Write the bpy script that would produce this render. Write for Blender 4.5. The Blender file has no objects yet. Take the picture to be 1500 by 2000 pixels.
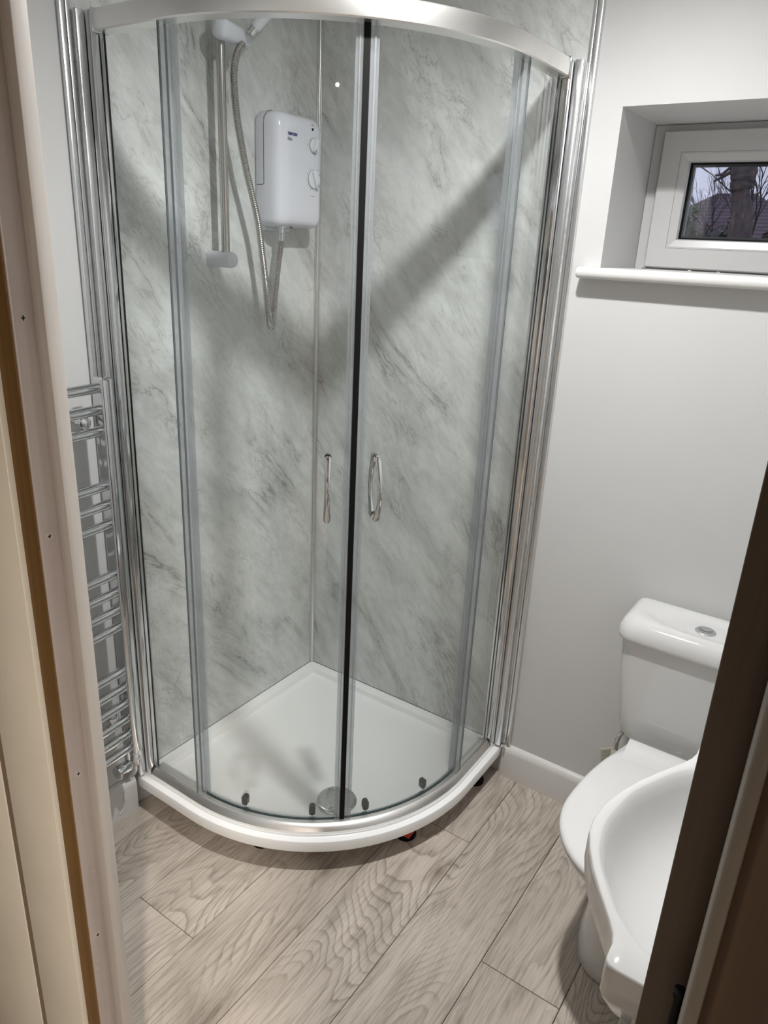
import bpy, bmesh, math, random
from mathutils import Vector, Matrix
random.seed(7)
SC = bpy.context.scene
COL = SC.collection
PI = math.pi

# ------------------------------------------------------------------ camera
cd = bpy.data.cameras.new('camera')
cam = bpy.data.objects.new('camera', cd)
COL.objects.link(cam)
SC.camera = cam
cd.sensor_fit = 'VERTICAL'
cd.sensor_height = 24.0
cd.lens = 24.0 * 1423.24 / 2000.0
cd.clip_start = 0.01
cr = Vector((0.8223831, 0.5670778, 0.0459219))
cu = Vector((-0.2313229, 0.2595390, 0.9376189))
cf = Vector((-0.5197843, 0.7817047, -0.3446185))
cam.matrix_world = Matrix(((cr.x, cu.x, -cf.x, 1.4916417), (cr.y, cu.y, -cf.y, -1.8076269),
                           (cr.z, cu.z, -cf.z, 1.5525384), (0, 0, 0, 1)))
cd.dof.use_dof = False

# ------------------------------------------------------------------ world, exposure
w = bpy.data.worlds.new('overcast_sky')
SC.world = w
w.use_nodes = True
nt = w.node_tree
nt.nodes.clear()
wo = nt.nodes.new('ShaderNodeOutputWorld')
wb = nt.nodes.new('ShaderNodeBackground')
wn = nt.nodes.new('ShaderNodeTexNoise'); wn.inputs['Scale'].default_value = 6
wr = nt.nodes.new('ShaderNodeValToRGB')
wr.color_ramp.elements[0].position = .3; wr.color_ramp.elements[0].color = (.66, .67, .86, 1)
wr.color_ramp.elements[1].position = .7; wr.color_ramp.elements[1].color = (.78, .80, .95, 1)
nt.links.new(wn.outputs['Fac'], wr.inputs[0])
nt.links.new(wr.outputs[0], wb.inputs['Color'])
wb.inputs['Strength'].default_value = 1.0
nt.links.new(wb.outputs[0], wo.inputs[0])
SC.view_settings.view_transform = 'Standard'
SC.view_settings.look = 'None'
SC.view_settings.gamma = 1.0
SC.view_settings.use_curve_mapping = False
SC.view_settings.exposure = 0.0
SC.cycles.transparent_max_bounces = 32
SC.cycles.max_bounces = 14
SC.cycles.diffuse_bounces = 6
SC.cycles.glossy_bounces = 6
SC.cycles.sample_clamp_indirect = 4.0
SC.cycles.caustics_refractive = False

MAIN_LIGHT = 112.0       # watts of the bathroom downlight
HALL_LIGHT = 570.0       # watts of the hall downlight

# ------------------------------------------------------------------ material helpers
def _new(name):
    m = bpy.data.materials.new(name); m.use_nodes = True
    n = m.node_tree.nodes; n.clear()
    out = n.new('ShaderNodeOutputMaterial')
    return m, m.node_tree, out

def N(nt, typ, **kw):
    n = nt.nodes.new(typ)
    for k, v in kw.items():
        if k in n.inputs: n.inputs[k].default_value = v
        else: setattr(n, k, v)
    return n

def ramp(nt, fac, stops):
    r = nt.nodes.new('ShaderNodeValToRGB')
    e = r.color_ramp.elements
    while len(e) > 1: e.remove(e[0])
    e[0].position = stops[0][0]; e[0].color = tuple(stops[0][1]) + (1,)
    for p, c in stops[1:]:
        x = e.new(p); x.color = tuple(c) + (1,)
    nt.links.new(fac, r.inputs[0])
    return r.outputs[0]

def math_n(nt, op, a, b=None, c=None):
    m = nt.nodes.new('ShaderNodeMath'); m.operation = op
    for i, v in enumerate((a, b, c)):
        if v is None: continue
        if isinstance(v, (int, float)): m.inputs[i].default_value = v
        else: nt.links.new(v, m.inputs[i])
    return m.outputs[0]

def mixc(nt, f, a, b, mode='MIX'):
    m = nt.nodes.new('ShaderNodeMix'); m.data_type = 'RGBA'; m.blend_type = mode
    for i, v in ((0, f), (6, a), (7, b)):
        if isinstance(v, (int, float)): m.inputs[i].default_value = v
        elif isinstance(v, tuple): m.inputs[i].default_value = v if len(v) == 4 else v + (1,)
        else: nt.links.new(v, m.inputs[i])
    return m.outputs[2]

def pbr(name, col, rough=.5, metal=0., spec=.5, coat=0., noise=0., nscale=20., bump=0., bscale=200.):
    """plain procedural surface: a little tonal variation and fine relief"""
    m, nt, out = _new(name)
    p = N(nt, 'ShaderNodeBsdfPrincipled', Roughness=rough, Metallic=metal)
    p.inputs['Specular IOR Level'].default_value = spec
    p.inputs['Coat Weight'].default_value = coat
    p.inputs['Coat Roughness'].default_value = .05
    tc = N(nt, 'ShaderNodeTexCoord')
    nz = N(nt, 'ShaderNodeTexNoise', Scale=nscale, Detail=4.)
    nt.links.new(tc.outputs['Object'], nz.inputs['Vector'])
    a = tuple(max(0, c * (1 - noise)) for c in col); b = tuple(min(1, c * (1 + noise)) for c in col)
    nt.links.new(ramp(nt, nz.outputs['Fac'], [(.3, a), (.7, b)]), p.inputs['Base Color'])
    if bump:
        n2 = N(nt, 'ShaderNodeTexNoise', Scale=bscale, Detail=3.)
        nt.links.new(tc.outputs['Object'], n2.inputs['Vector'])
        bp = N(nt, 'ShaderNodeBump', Strength=bump, Distance=.002)
        nt.links.new(n2.outputs['Fac'], bp.inputs['Height'])
        nt.links.new(bp.outputs[0], p.inputs['Normal'])
    nt.links.new(p.outputs[0], out.inputs[0])
    return m

def thin_glass(name, tint=(.975, .985, .98), ior=1.45, rough=0.0, haze=0.0, hcol=(.8, .85, .85)):
    """pane of clear glass: fresnel mix of mirror reflection and straight transmission"""
    m, nt, out = _new(name)
    t = N(nt, 'ShaderNodeBsdfTransparent', Color=tint + (1,))
    g = N(nt, 'ShaderNodeBsdfGlossy', Roughness=rough, Color=(1, 1, 1, 1))
    lw = N(nt, 'ShaderNodeLayerWeight', Blend=.5)
    f0 = ((ior - 1) / (ior + 1)) ** 2
    fr = math_n(nt, 'MULTIPLY_ADD', math_n(nt, 'POWER', lw.outputs['Facing'], 5.), 1 - f0, f0)   # Schlick
    mx = N(nt, 'ShaderNodeMixShader')
    nt.links.new(fr, mx.inputs[0]); nt.links.new(t.outputs[0], mx.inputs[1]); nt.links.new(g.outputs[0], mx.inputs[2])
    last = mx.outputs[0]
    if haze:
        d = N(nt, 'ShaderNodeBsdfDiffuse', Color=hcol + (1,))
        tl = N(nt, 'ShaderNodeBsdfTranslucent', Color=hcol + (1,))
        ad = N(nt, 'ShaderNodeMixShader'); ad.inputs[0].default_value = .5
        nt.links.new(d.outputs[0], ad.inputs[1]); nt.links.new(tl.outputs[0], ad.inputs[2])
        m2 = N(nt, 'ShaderNodeMixShader'); m2.inputs[0].default_value = haze
        nt.links.new(last, m2.inputs[1]); nt.links.new(ad.outputs[0], m2.inputs[2])
        last = m2.outputs[0]
    nt.links.new(last, out.inputs[0])
    return m

def marble_mat():
    m, nt, out = _new('grey_marble_laminate')
    p = N(nt, 'ShaderNodeBsdfPrincipled', Roughness=.3)
    p.inputs['Specular IOR Level'].default_value = .42
    ge = N(nt, 'ShaderNodeNewGeometry')
    sp = N(nt, 'ShaderNodeSeparateXYZ'); nt.links.new(ge.outputs['Position'], sp.inputs[0])
    s = math_n(nt, 'ADD', sp.outputs[0], sp.outputs[1])
    z = sp.outputs[2]
    ca, sa = math.cos(math.radians(52)), math.sin(math.radians(52))
    al = math_n(nt, 'SUBTRACT', math_n(nt, 'MULTIPLY', s, ca), math_n(nt, 'MULTIPLY', z, sa))
    pe = math_n(nt, 'ADD', math_n(nt, 'MULTIPLY', s, sa), math_n(nt, 'MULTIPLY', z, ca))
    def vec(ka, kp, off):
        c = N(nt, 'ShaderNodeCombineXYZ')
        nt.links.new(math_n(nt, 'MULTIPLY', al, ka), c.inputs[0]); nt.links.new(math_n(nt, 'MULTIPLY', pe, kp), c.inputs[1])
        c.inputs[2].default_value = off
        return c.outputs[0]
    def noise(v, sc, det, dist=0., rough=.5):
        n = N(nt, 'ShaderNodeTexNoise', Scale=sc, Detail=det, Distortion=dist, Roughness=rough)
        nt.links.new(v, n.inputs['Vector']); return n.outputs['Fac']
    cloud = noise(vec(1.2, 2.4, 0.), 2.4, 5., .6, .6)
    streak = noise(vec(2.0, 6.5, 3.), 2.6, 8., .7, .68)
    mott = noise(vec(3., 6., 9.), 7., 6., .8, .65)
    v1 = noise(vec(.9, 3.4, 5.), 2.1, 7., .7, .62)
    v2 = noise(vec(1.3, 4.2, 15.), 3.4, 7., .8, .62)
    mask = noise(vec(1., 2., 21.), 3.2, 4., 0.)
    mask2 = noise(vec(1., 2., 31.), 4.5, 4., 0.)
    base = ramp(nt, cloud, [(.30, (.51, .528, .52)), (.5, (.62, .642, .632)), (.70, (.73, .752, .742))])
    st = ramp(nt, streak, [(.30, (.85, .85, .845)), (.5, (1, 1, 1)), (.72, (1.07, 1.07, 1.065))])
    c = mixc(nt, .85, base, st, 'MULTIPLY')
    mt = ramp(nt, mott, [(.33, (.9, .9, .9)), (.6, (1.05, 1.05, 1.05))])
    c = mixc(nt, .8, c, mt, 'MULTIPLY')
    def veinf(v, k, msk, lo, hi):
        d = math_n(nt, 'ABSOLUTE', math_n(nt, 'SUBTRACT', v, .5))
        l = math_n(nt, 'SUBTRACT', 1., math_n(nt, 'MULTIPLY', d, k)); l = math_n(nt, 'MAXIMUM', l, 0.)
        mm = N(nt, 'ShaderNodeMapRange'); mm.inputs[1].default_value = lo; mm.inputs[2].default_value = hi
        nt.links.new(msk, mm.inputs[0])
        return math_n(nt, 'MULTIPLY', l, mm.outputs[0])
    f1 = veinf(v1, 75., mask, .50, .66)
    f2 = veinf(v2, 60., mask2, .52, .70)
    f3 = veinf(v1, 9., mask, .48, .70)
    f4 = veinf(v2, 95., mask, .40, .62)
    c = mixc(nt, math_n(nt, 'MULTIPLY', f3, .55), c, (.26, .262, .25))
    c = mixc(nt, math_n(nt, 'MULTIPLY', f1, .75), c, (.17, .17, .16))
    c = mixc(nt, math_n(nt, 'MULTIPLY', f2, .6), c, (.18, .18, .17))
    v3 = noise(vec(1.0, 3.0, 43.), 5.2, 8., .9, .66)
    f5 = veinf(v3, 70., mask2, .42, .60)
    c = mixc(nt, math_n(nt, 'MULTIPLY', f4, .35), c, (.64, .64, .62))
    c = mixc(nt, math_n(nt, 'MULTIPLY', f5, .38), c, (.21, .21, .20))
    nt.links.new(c, p.inputs['Base Color'])
    nt.links.new(p.outputs[0], out.inputs[0])
    return m

def plank_mat():
    m, nt, out = _new('grey_oak_laminate')
    p = N(nt, 'ShaderNodeBsdfPrincipled')
    p.inputs['Specular IOR Level'].default_value = .4
    tc = N(nt, 'ShaderNodeTexCoord'); oi = N(nt, 'ShaderNodeObjectInfo')
    sp = N(nt, 'ShaderNodeSeparateXYZ'); nt.links.new(tc.outputs['Object'], sp.inputs[0])
    rnd = math_n(nt, 'MULTIPLY', oi.outputs['Random'], 37.)
    def vec(kx, ky):
        c = N(nt, 'ShaderNodeCombineXYZ')
        nt.links.new(math_n(nt, 'MULTIPLY', sp.outputs[0], kx), c.inputs[0])
        nt.links.new(math_n(nt, 'ADD', math_n(nt, 'MULTIPLY', sp.outputs[1], ky), rnd), c.inputs[1])
        nt.links.new(rnd, c.inputs[2])
        return c.outputs[0]
    def noise(v, sc, det, dist=0., rough=.5):
        n = N(nt, 'ShaderNodeTexNoise', Scale=sc, Detail=det, Distortion=dist, Roughness=rough)
        nt.links.new(v, n.inputs['Vector']); return n.outputs['Fac']
    cath = noise(vec(4.6, .85), 1.0, 1.6, .25, .4)
    wob = noise(vec(26., 9.), 1.0, 3., 0., .6)
    rings = math_n(nt, 'FRACT', math_n(nt, 'ADD', math_n(nt, 'MULTIPLY', cath, 50.), math_n(nt, 'MULTIPLY', wob, 1.1)))
    fine = noise(vec(120., 5.), 1.6, 4., 0., .6)
    pores = noise(vec(330., 14.), 1.3, 2., 0., .5)
    tone = noise(vec(7., 2.0), 1.1, 3., .3, .5)
    blot = noise(vec(9., 3.6), 1.0, 4., .8, .6)
    base = ramp(nt, tone, [(.3, (.40, .35, .298)), (.5, (.49, .434, .376)), (.7, (.57, .512, .448))])
    rg = ramp(nt, rings, [(0., (1.03, 1.03, 1.03)), (.45, (1, 1, 1)), (.70, (.90, .89, .88)), (.86, (.68, .66, .64)), (.95, (.68, .66, .64)), (1., (1.0, 1.0, 1.0))])
    gm = ramp(nt, noise(vec(6., 1.6), 1.3, 3., .4), [(.40, (.12, .12, .12)), (.62, (.95, .95, .95))])
    c = mixc(nt, gm, base, rg, 'MULTIPLY')
    fg = ramp(nt, fine, [(.36, (.72, .71, .70)), (.55, (1.03, 1.03, 1.03))])
    c = mixc(nt, .85, c, fg, 'MULTIPLY')
    pg = ramp(nt, pores, [(.30, (.78, .77, .76)), (.48, (1, 1, 1))])
    c = mixc(nt, .5, c, pg, 'MULTIPLY')
    bl = ramp(nt, blot, [(.54, (1.02, 1.02, 1.02)), (.70, (.68, .66, .645))])
    c = mixc(nt, .9, c, bl, 'MULTIPLY')
    vo = N(nt, 'ShaderNodeTexVoronoi', Scale=1.0); vo.inputs['Randomness'].default_value = 1.
    nt.links.new(vec(5.0, 2.4), vo.inputs['Vector'])
    kn = ramp(nt, vo.outputs['Distance'], [(.03, (.38, .34, .31)), (.075, (.72, .69, .66)), (.16, (1, 1, 1))])
    c = mixc(nt, .85, c, kn, 'MULTIPLY')
    nt.links.new(c, p.inputs['Base Color'])
    nt.links.new(math_n(nt, 'MULTIPLY_ADD', fine, .2, .33), p.inputs['Roughness'])
    bp = N(nt, 'ShaderNodeBump', Strength=.25, Distance=.001)
    nt.links.new(math_n(nt, 'ADD', math_n(nt, 'MULTIPLY', fine, .6), math_n(nt, 'MULTIPLY', rings, .15)), bp.inputs['Height'])
    nt.links.new(bp.outputs[0], p.inputs['Normal'])
    nt.links.new(p.outputs[0], out.inputs[0])
    return m

def timber_mat(name, c0, c1, rough=.6, kz=2., kx=60., spec=.35):
    """vertical-grain timber, painted or bare"""
    m, nt, out = _new(name)
    p = N(nt, 'ShaderNodeBsdfPrincipled', Roughness=rough); p.inputs['Specular IOR Level'].default_value = spec
    ge = N(nt, 'ShaderNodeNewGeometry')
    mp = N(nt, 'ShaderNodeMapping'); mp.inputs['Scale'].default_value = (kx, kx, kz)
    nt.links.new(ge.outputs['Position'], mp.inputs[0])
    n1 = N(nt, 'ShaderNodeTexNoise', Scale=1., Detail=6., Distortion=.4, Roughness=.6); nt.links.new(mp.outputs[0], n1.inputs['Vector'])
    n2 = N(nt, 'ShaderNodeTexNoise', Scale=4., Detail=3.); nt.links.new(ge.outputs['Position'], n2.inputs['Vector'])
    f = math_n(nt, 'ADD', math_n(nt, 'MULTIPLY', n1.outputs['Fac'], .6), math_n(nt, 'MULTIPLY', n2.outputs['Fac'], .4))
    nt.links.new(ramp(nt, f, [(.36, c0), (.62, c1)]), p.inputs['Base Color'])
    bp = N(nt, 'ShaderNodeBump', Strength=.2, Distance=.002); nt.links.new(n1.outputs['Fac'], bp.inputs['Height'])
    nt.links.new(bp.outputs[0], p.inputs['Normal'])
    nt.links.new(p.outputs[0], out.inputs[0])
    return m

def emit_mat(name, col, s):
    m, nt, out = _new(name)
    e = N(nt, 'ShaderNodeEmission', Color=col + (1,), Strength=s)
    nt.links.new(e.outputs[0], out.inputs[0]); return m

def bark_mat():
    m, nt, out = _new('tree_bark')
    p = N(nt, 'ShaderNodeBsdfPrincipled', Roughness=.9)
    tc = N(nt, 'ShaderNodeTexCoord'); mp = N(nt, 'ShaderNodeMapping'); mp.inputs['Scale'].default_value = (14, 14, 4)
    nt.links.new(tc.outputs['Object'], mp.inputs[0])
    n1 = N(nt, 'ShaderNodeTexNoise', Scale=1., Detail=6., Roughness=.7); nt.links.new(mp.outputs[0], n1.inputs['Vector'])
    nt.links.new(ramp(nt, n1.outputs['Fac'], [(.35, (.055, .05, .05)), (.5, (.12, .105, .105)), (.6, (.16, .10, .08)), (.72, (.30, .29, .31))]), p.inputs['Base Color'])
    nt.links.new(p.outputs[0], out.inputs[0]); return m

def roof_mat():
    m, nt, out = _new('dark_roof_tiles')
    p = N(nt, 'ShaderNodeBsdfPrincipled', Roughness=.9)
    tc = N(nt, 'ShaderNodeTexCoord')
    wv = N(nt, 'ShaderNodeTexWave', Scale=2.2, Distortion=.6); wv.bands_direction = 'Z'
    nt.links.new(tc.outputs['Object'], wv.inputs['Vector'])
    n1 = N(nt, 'ShaderNodeTexNoise', Scale=3., Detail=4.); nt.links.new(tc.outputs['Object'], n1.inputs['Vector'])
    f = math_n(nt, 'ADD', math_n(nt, 'MULTIPLY', wv.outputs['Fac'], .4), math_n(nt, 'MULTIPLY', n1.outputs['Fac'], .6))
    nt.links.new(ramp(nt, f, [(.3, (.085, .065, .075)), (.7, (.17, .13, .15))]), p.inputs['Base Color'])
    nt.links.new(p.outputs[0], out.inputs[0]); return m

M = {}
M['wall'] = pbr('white_emulsion_wall', (.60, .602, .60), .5, spec=.3, noise=.012, nscale=6, bump=.06, bscale=120)
M['ceil'] = pbr('white_ceiling_paint', (.84, .84, .83), .8, noise=.01)
M['gloss_white'] = pbr('white_gloss_paint', (.68, .675, .66), .28, noise=.01, bump=.04, bscale=40)
M['ceramic'] = pbr('white_ceramic', (.63, .632, .627), .09, spec=.5, noise=.004)
M['seat'] = pbr('white_seat_plastic', (.68, .68, .675), .25, noise=.004)
M['acrylic'] = pbr('white_tray_acrylic', (.93, .94, .94), .22, noise=.01, nscale=8)
M['plastic'] = pbr('white_plastic', (.66, .68, .74), .22, noise=.004)
M['plastic2'] = pbr('satin_white_plastic', (.68, .71, .77), .42, noise=.01)
M['upvc'] = pbr('white_upvc', (.53, .53, .53), .3, noise=.006)
M['chrome'] = pbr('polished_chrome', (.66, .67, .68), .07, metal=1., noise=.02)
M['satin'] = pbr('satin_chrome', (.83, .82, .80), .33, metal=1., noise=.02)
M['alu'] = pbr('bright_aluminium', (.72, .73, .74), .26, metal=1., noise=.03)
M['steel'] = pbr('brushed_steel', (.50, .485, .465), .2, metal=1., noise=.04)
M['black'] = pbr('black_rubber', (.006, .006, .006), .7, spec=.15, noise=.1)
M['dark'] = pbr('dark_grey_plastic', (.06, .065, .065), .35, noise=.1)
M['gap'] = pbr('dark_seam', (.06, .06, .07), .7, noise=.1)
M['red'] = pbr('red_plastic', (.55, .03, .02), .4, noise=.05)
M['grey_print'] = pbr('grey_print', (.25, .26, .28), .5, noise=.02)
M['blue_print'] = pbr('blue_print', (.02, .03, .16), .4, noise=.02)
M['knob'] = pbr('pale_grey_plastic', (.66, .70, .74), .3, noise=.01)
M['paper'] = pbr('paper_tag', (.72, .69, .60), .8, noise=.03)
M['glass'] = thin_glass('clear_shower_glass', (.984, .993, .989), 1.36)
M['edge'] = pbr('green_glass_edge', (.035, .07, .08), .15, noise=.1)
M['seal'] = thin_glass('clear_pvc_seal', (.90, .92, .94), 1.45, .15, .26, (.64, .655, .66))
M['pane'] = thin_glass('window_glass', (.93, .94, .96), 1.45)
M['marble'] = marble_mat()
M['plank'] = plank_mat()
M['joint'] = pbr('floor_underlay', (.10, .085, .07), .8, noise=.1)
M['pink'] = timber_mat('undercoated_timber', (.36, .315, .295), (.455, .41, .385), .55, 1.4, 40)
M['pale_timber'] = timber_mat('painted_timber_bead', (.42, .395, .37), (.51, .485, .455), .45, 1.4, 60)
M['ochre'] = timber_mat('bare_stained_pine', (.13, .068, .016), (.20, .108, .03), .55, 1.5, 60)
M['dark_timber'] = timber_mat('dark_brown_frame', (.085, .068, .052), (.13, .105, .082), .6, 1.2, 30)  # even dark brown for the right frame, much darker than the left lining
M['door'] = timber_mat('dark_brown_door', (.060, .029, .012), (.092, .046, .019), .7, 1., 20, .12)
M['bead'] = timber_mat('lit_door_edge', (.20, .185, .158), (.27, .25, .215), .35, 1., 20, .5)  # paler than the leaf: room light on the edge put into the colour
M['cream'] = pbr('cream_painted_board', (.76, .735, .64), .6, noise=.05, nscale=5, bump=.06, bscale=60)
M['groove'] = pbr('brown_groove_fill', (.20, .15, .10), .8, noise=.1)  # brown of the backing and of the strips filling the board grooves
M['hall'] = pbr('warm_hall_paint', (.30, .27, .24), .8, noise=.03)
M['hall_floor'] = pbr('hall_carpet', (.30, .26, .22), .95, noise=.1)
M['bark'] = bark_mat()
M['twig'] = pbr('winter_twigs', (.07, .06, .065), .9, noise=.1)
M['leaf'] = pbr('dark_evergreen_leaves', (.045, .075, .04), .6, noise=.5, nscale=3)
M['leaf2'] = pbr('dull_shrub_leaves', (.055, .06, .06), .7, noise=.5, nscale=3)
M['roof'] = roof_mat()
M['render'] = pbr('house_render', (.30, .27, .26), .9, noise=.05)
M['ground'] = pbr('garden_ground', (.09, .11, .06), .95, noise=.2, nscale=2)
M['lens'] = emit_mat('lamp_lens_cool', (1.0, .98, .95), 60.)
M['lens_hall'] = emit_mat('lamp_lens_warm', (1.0, .88, .76), 30.)

# ------------------------------------------------------------------ mesh helpers
WLOC = {}
def sharpen(bm, ang):
    a = math.radians(ang)
    for f in bm.faces: f.smooth = True
    for e in bm.edges:
        if len(e.link_faces) == 2:
            try: e.smooth = e.calc_face_angle() < a
            except ValueError: e.smooth = True
        else: e.smooth = True

def obj(name, bm, mat, parent=None, ang=38, mats=None, recalc=True):
    if recalc: bmesh.ops.recalc_face_normals(bm, faces=bm.faces[:])
    sharpen(bm, ang)
    xs = [v.co for v in bm.verts]
    lo = Vector((min(v.x for v in xs), min(v.y for v in xs), min(v.z for v in xs)))
    hi = Vector((max(v.x for v in xs), max(v.y for v in xs), max(v.z for v in xs)))
    o = Vector(((lo.x + hi.x) / 2, (lo.y + hi.y) / 2, lo.z))
    bmesh.ops.translate(bm, verts=bm.verts[:], vec=-o)
    me = bpy.data.meshes.new(name)
    bm.to_mesh(me); bm.free()
    for mm in (mats or [mat]): me.materials.append(M[mm])
    ob = bpy.data.objects.new(name, me)
    COL.objects.link(ob)
    WLOC[ob.name] = o
    if parent:
        ob.parent = parent; ob.location = o - WLOC[parent.name]
    else: ob.location = o
    return ob

def tag(o, label, cat=None, group=None, kind=None):
    o['label'] = label
    if cat: o['category'] = cat
    if group: o['group'] = group
    if kind: o['kind'] = kind
    return o

def struct(name, bm, mat, label, cat, parent=None, **k):
    o = obj(name, bm, mat, parent, **k)
    o['kind'] = 'structure'; o['label'] = label; o['category'] = cat
    return o

def empty(name, loc, label, cat, group=None, kind=None):
    o = bpy.data.objects.new(name, None); COL.objects.link(o)
    o.location = loc; o.empty_display_size = .05
    WLOC[o.name] = Vector(loc)
    return tag(o, label, cat, group, kind)

def BM(): return bmesh.new()

def box(x0, x1, y0, y1, z0, z1, bev=0., seg=2, bm=None):
    b = bmesh.new()
    bmesh.ops.create_cube(b, size=1.)
    for v in b.verts:
        v.co = Vector(((x0 + x1) / 2 + v.co.x * (x1 - x0), (y0 + y1) / 2 + v.co.y * (y1 - y0), (z0 + z1) / 2 + v.co.z * (z1 - z0)))
    if bev: bmesh.ops.bevel(b, geom=b.edges[:], offset=bev, segments=seg, profile=.5, affect='EDGES', clamp_overlap=True)
    return b if bm is None else join(bm, b)

def join(a, *others):
    for b in others:
        me = bpy.data.meshes.new('t'); b.to_mesh(me); b.free(); a.from_mesh(me); bpy.data.meshes.remove(me)
    return a

def rings(rs, cap0=True, cap1=True, bm=None):
    """loft closed rings of equal point count"""
    b = bm or bmesh.new()
    vs = [[b.verts.new(p) for p in r] for r in rs]
    n = len(rs[0])
    for i in range(len(rs) - 1):
        for j in range(n):
            k = (j + 1) % n
            try: b.faces.new((vs[i][j], vs[i][k], vs[i + 1][k], vs[i + 1][j]))
            except ValueError: pass
    if cap0: b.faces.new(vs[0][::-1])
    if cap1: b.faces.new(vs[-1])
    return b

def tube(pts, rad, n=10, cap=True, bm=None):
    """round tube along a polyline; rad is a number or a list"""
    b = bm or bmesh.new()
    pts = [Vector(p) for p in pts]
    L = len(pts)
    if isinstance(rad, (int, float)): rad = [rad] * L
    rs = []
    up = None
    for i in range(L):
        t = (pts[min(i + 1, L - 1)] - pts[max(i - 1, 0)]).normalized()
        if up is None:
            up = t.orthogonal().normalized()
        up = (up - t * up.dot(t))
        if up.length < 1e-5: up = t.orthogonal()
        up.normalize()
        s = t.cross(up)
        rs.append([pts[i] + (up * math.cos(2 * PI * j / n) + s * math.sin(2 * PI * j / n)) * rad[i] for j in range(n)])
    return rings(rs, cap, cap, b)

def lathe(c, axis, prof, n=24, bm=None):
    """profile [(radius, height)...] spun about axis through c"""
    axis = Vector(axis).normalized(); u = axis.orthogonal().normalized(); v = axis.cross(u); c = Vector(c)
    rs = [[c + axis * h + (u * math.cos(2 * PI * j / n) + v * math.sin(2 * PI * j / n)) * max(r, 1e-4) for j in range(n)] for r, h in prof]
    return rings(rs, True, True, bm)

def catmull(pts, per=8, closed=False):
    P = [Vector(p) for p in pts]; out = []; n = len(P)
    rng = range(n if closed else n - 1)
    for i in rng:
        if closed: a, b, c, d = P[(i - 1) % n], P[i], P[(i + 1) % n], P[(i + 2) % n]
        else: a, b, c, d = P[max(i - 1, 0)], P[i], P[i + 1], P[min(i + 2, n - 1)]
        for k in range(per):
            t = k / per
            out.append(.5 * ((2 * b) + (c - a) * t + (2 * a - 5 * b + 4 * c - d) * t * t + (3 * b - a - 3 * c + d) * t ** 3))
    if not closed: out.append(P[-1])
    return out

CC = .23
def plan(r, s):
    """point of the quadrant's plan at offset r: ('L',x) left straight, ('A',deg) arc, ('R',y) right straight"""
    k, v = s
    if k == 'L': return (v, -(CC + r))
    if k == 'R': return (CC + r, v)
    a = math.radians(v)
    return (CC + r * math.cos(a), -(CC + r * math.sin(a)))

def arc(a0, a1, n): return [('A', a0 + (a1 - a0) * i / n) for i in range(n + 1)]
def path(x0=0., y1=0., n=40): return [('L', x0)] + arc(90, 0, n) + [('R', y1)]

def sweep(samples, prof, bm=None):
    rs = []
    for s in samples:
        rs.append([Vector((*plan(r, s), z)) for r, z in prof])
    return rings(rs, True, True, bm)

def text_bm(body, size, origin, xdir, ydir, depth=.0006, bold=0., shear=0.):
    cu_ = bpy.data.curves.new('t', 'FONT'); cu_.body = body; cu_.size = size; cu_.extrude = depth / 2; cu_.offset = bold; cu_.shear = shear
    cu_.resolution_u = 2
    o = bpy.data.objects.new('t', cu_); COL.objects.link(o)
    dg = bpy.context.evaluated_depsgraph_get(); dg.update()
    me = bpy.data.meshes.new_from_object(o.evaluated_get(dg))
    b = bmesh.new(); b.from_mesh(me)
    bpy.data.objects.remove(o); bpy.data.curves.remove(cu_); bpy.data.meshes.remove(me)
    xd, yd = Vector(xdir).normalized(), Vector(ydir).normalized(); zd = xd.cross(yd)
    mtx = Matrix(((xd.x, yd.x, zd.x, origin[0]), (xd.y, yd.y, zd.y, origin[1]), (xd.z, yd.z, zd.z, origin[2]), (0, 0, 0, 1)))
    bmesh.ops.transform(b, matrix=mtx, verts=b.verts[:])
    return b

# ------------------------------------------------------------------ room shell
W, DF, H = 1.66, -1.30, 2.30           # right wall, face of the door wall, ceiling
WT = .33                               # thickness of the window wall
wx0, wx1, wz0, wz1 = .876, 1.50, 1.500, 1.865   # window opening

# floor with separate planks
fl = struct('floor', box(-.02, W, -1.345, .0, -.03, -.0125), 'joint', 'grey oak effect laminate floor of the bathroom', 'floor')
def plank(x0, x1, y0, y1, parent):
    g = .0007
    b = box(x0 + g, x1 - g, y0 + g, y1 - g, -.012, 0., 0.)
    top = [e for e in b.edges if all(v.co.z > -.001 for v in e.verts)]
    bmesh.ops.bevel(b, geom=top, offset=.0011, segments=1, affect='EDGES')
    return obj('plank', b, 'plank', parent, ang=20)
edges_x = [0.002, .078, .270, .462, .654, .846, 1.038, 1.230, 1.422, 1.614, W - .002]
joints = {0: [-.7], 1: [-.36], 2: [-.982], 3: [-.30], 4: [-.325], 5: [-1.28], 6: [-.625], 7: [-1.22], 8: [-.45], 9: [-.9]}
for i in range(10):
    ys = [-.002] + joints[i] + [-1.343]
    for a, b_ in zip(ys[1:], ys[:-1]):
        plank(edges_x[i], edges_x[i + 1], a, b_, fl)

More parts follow.
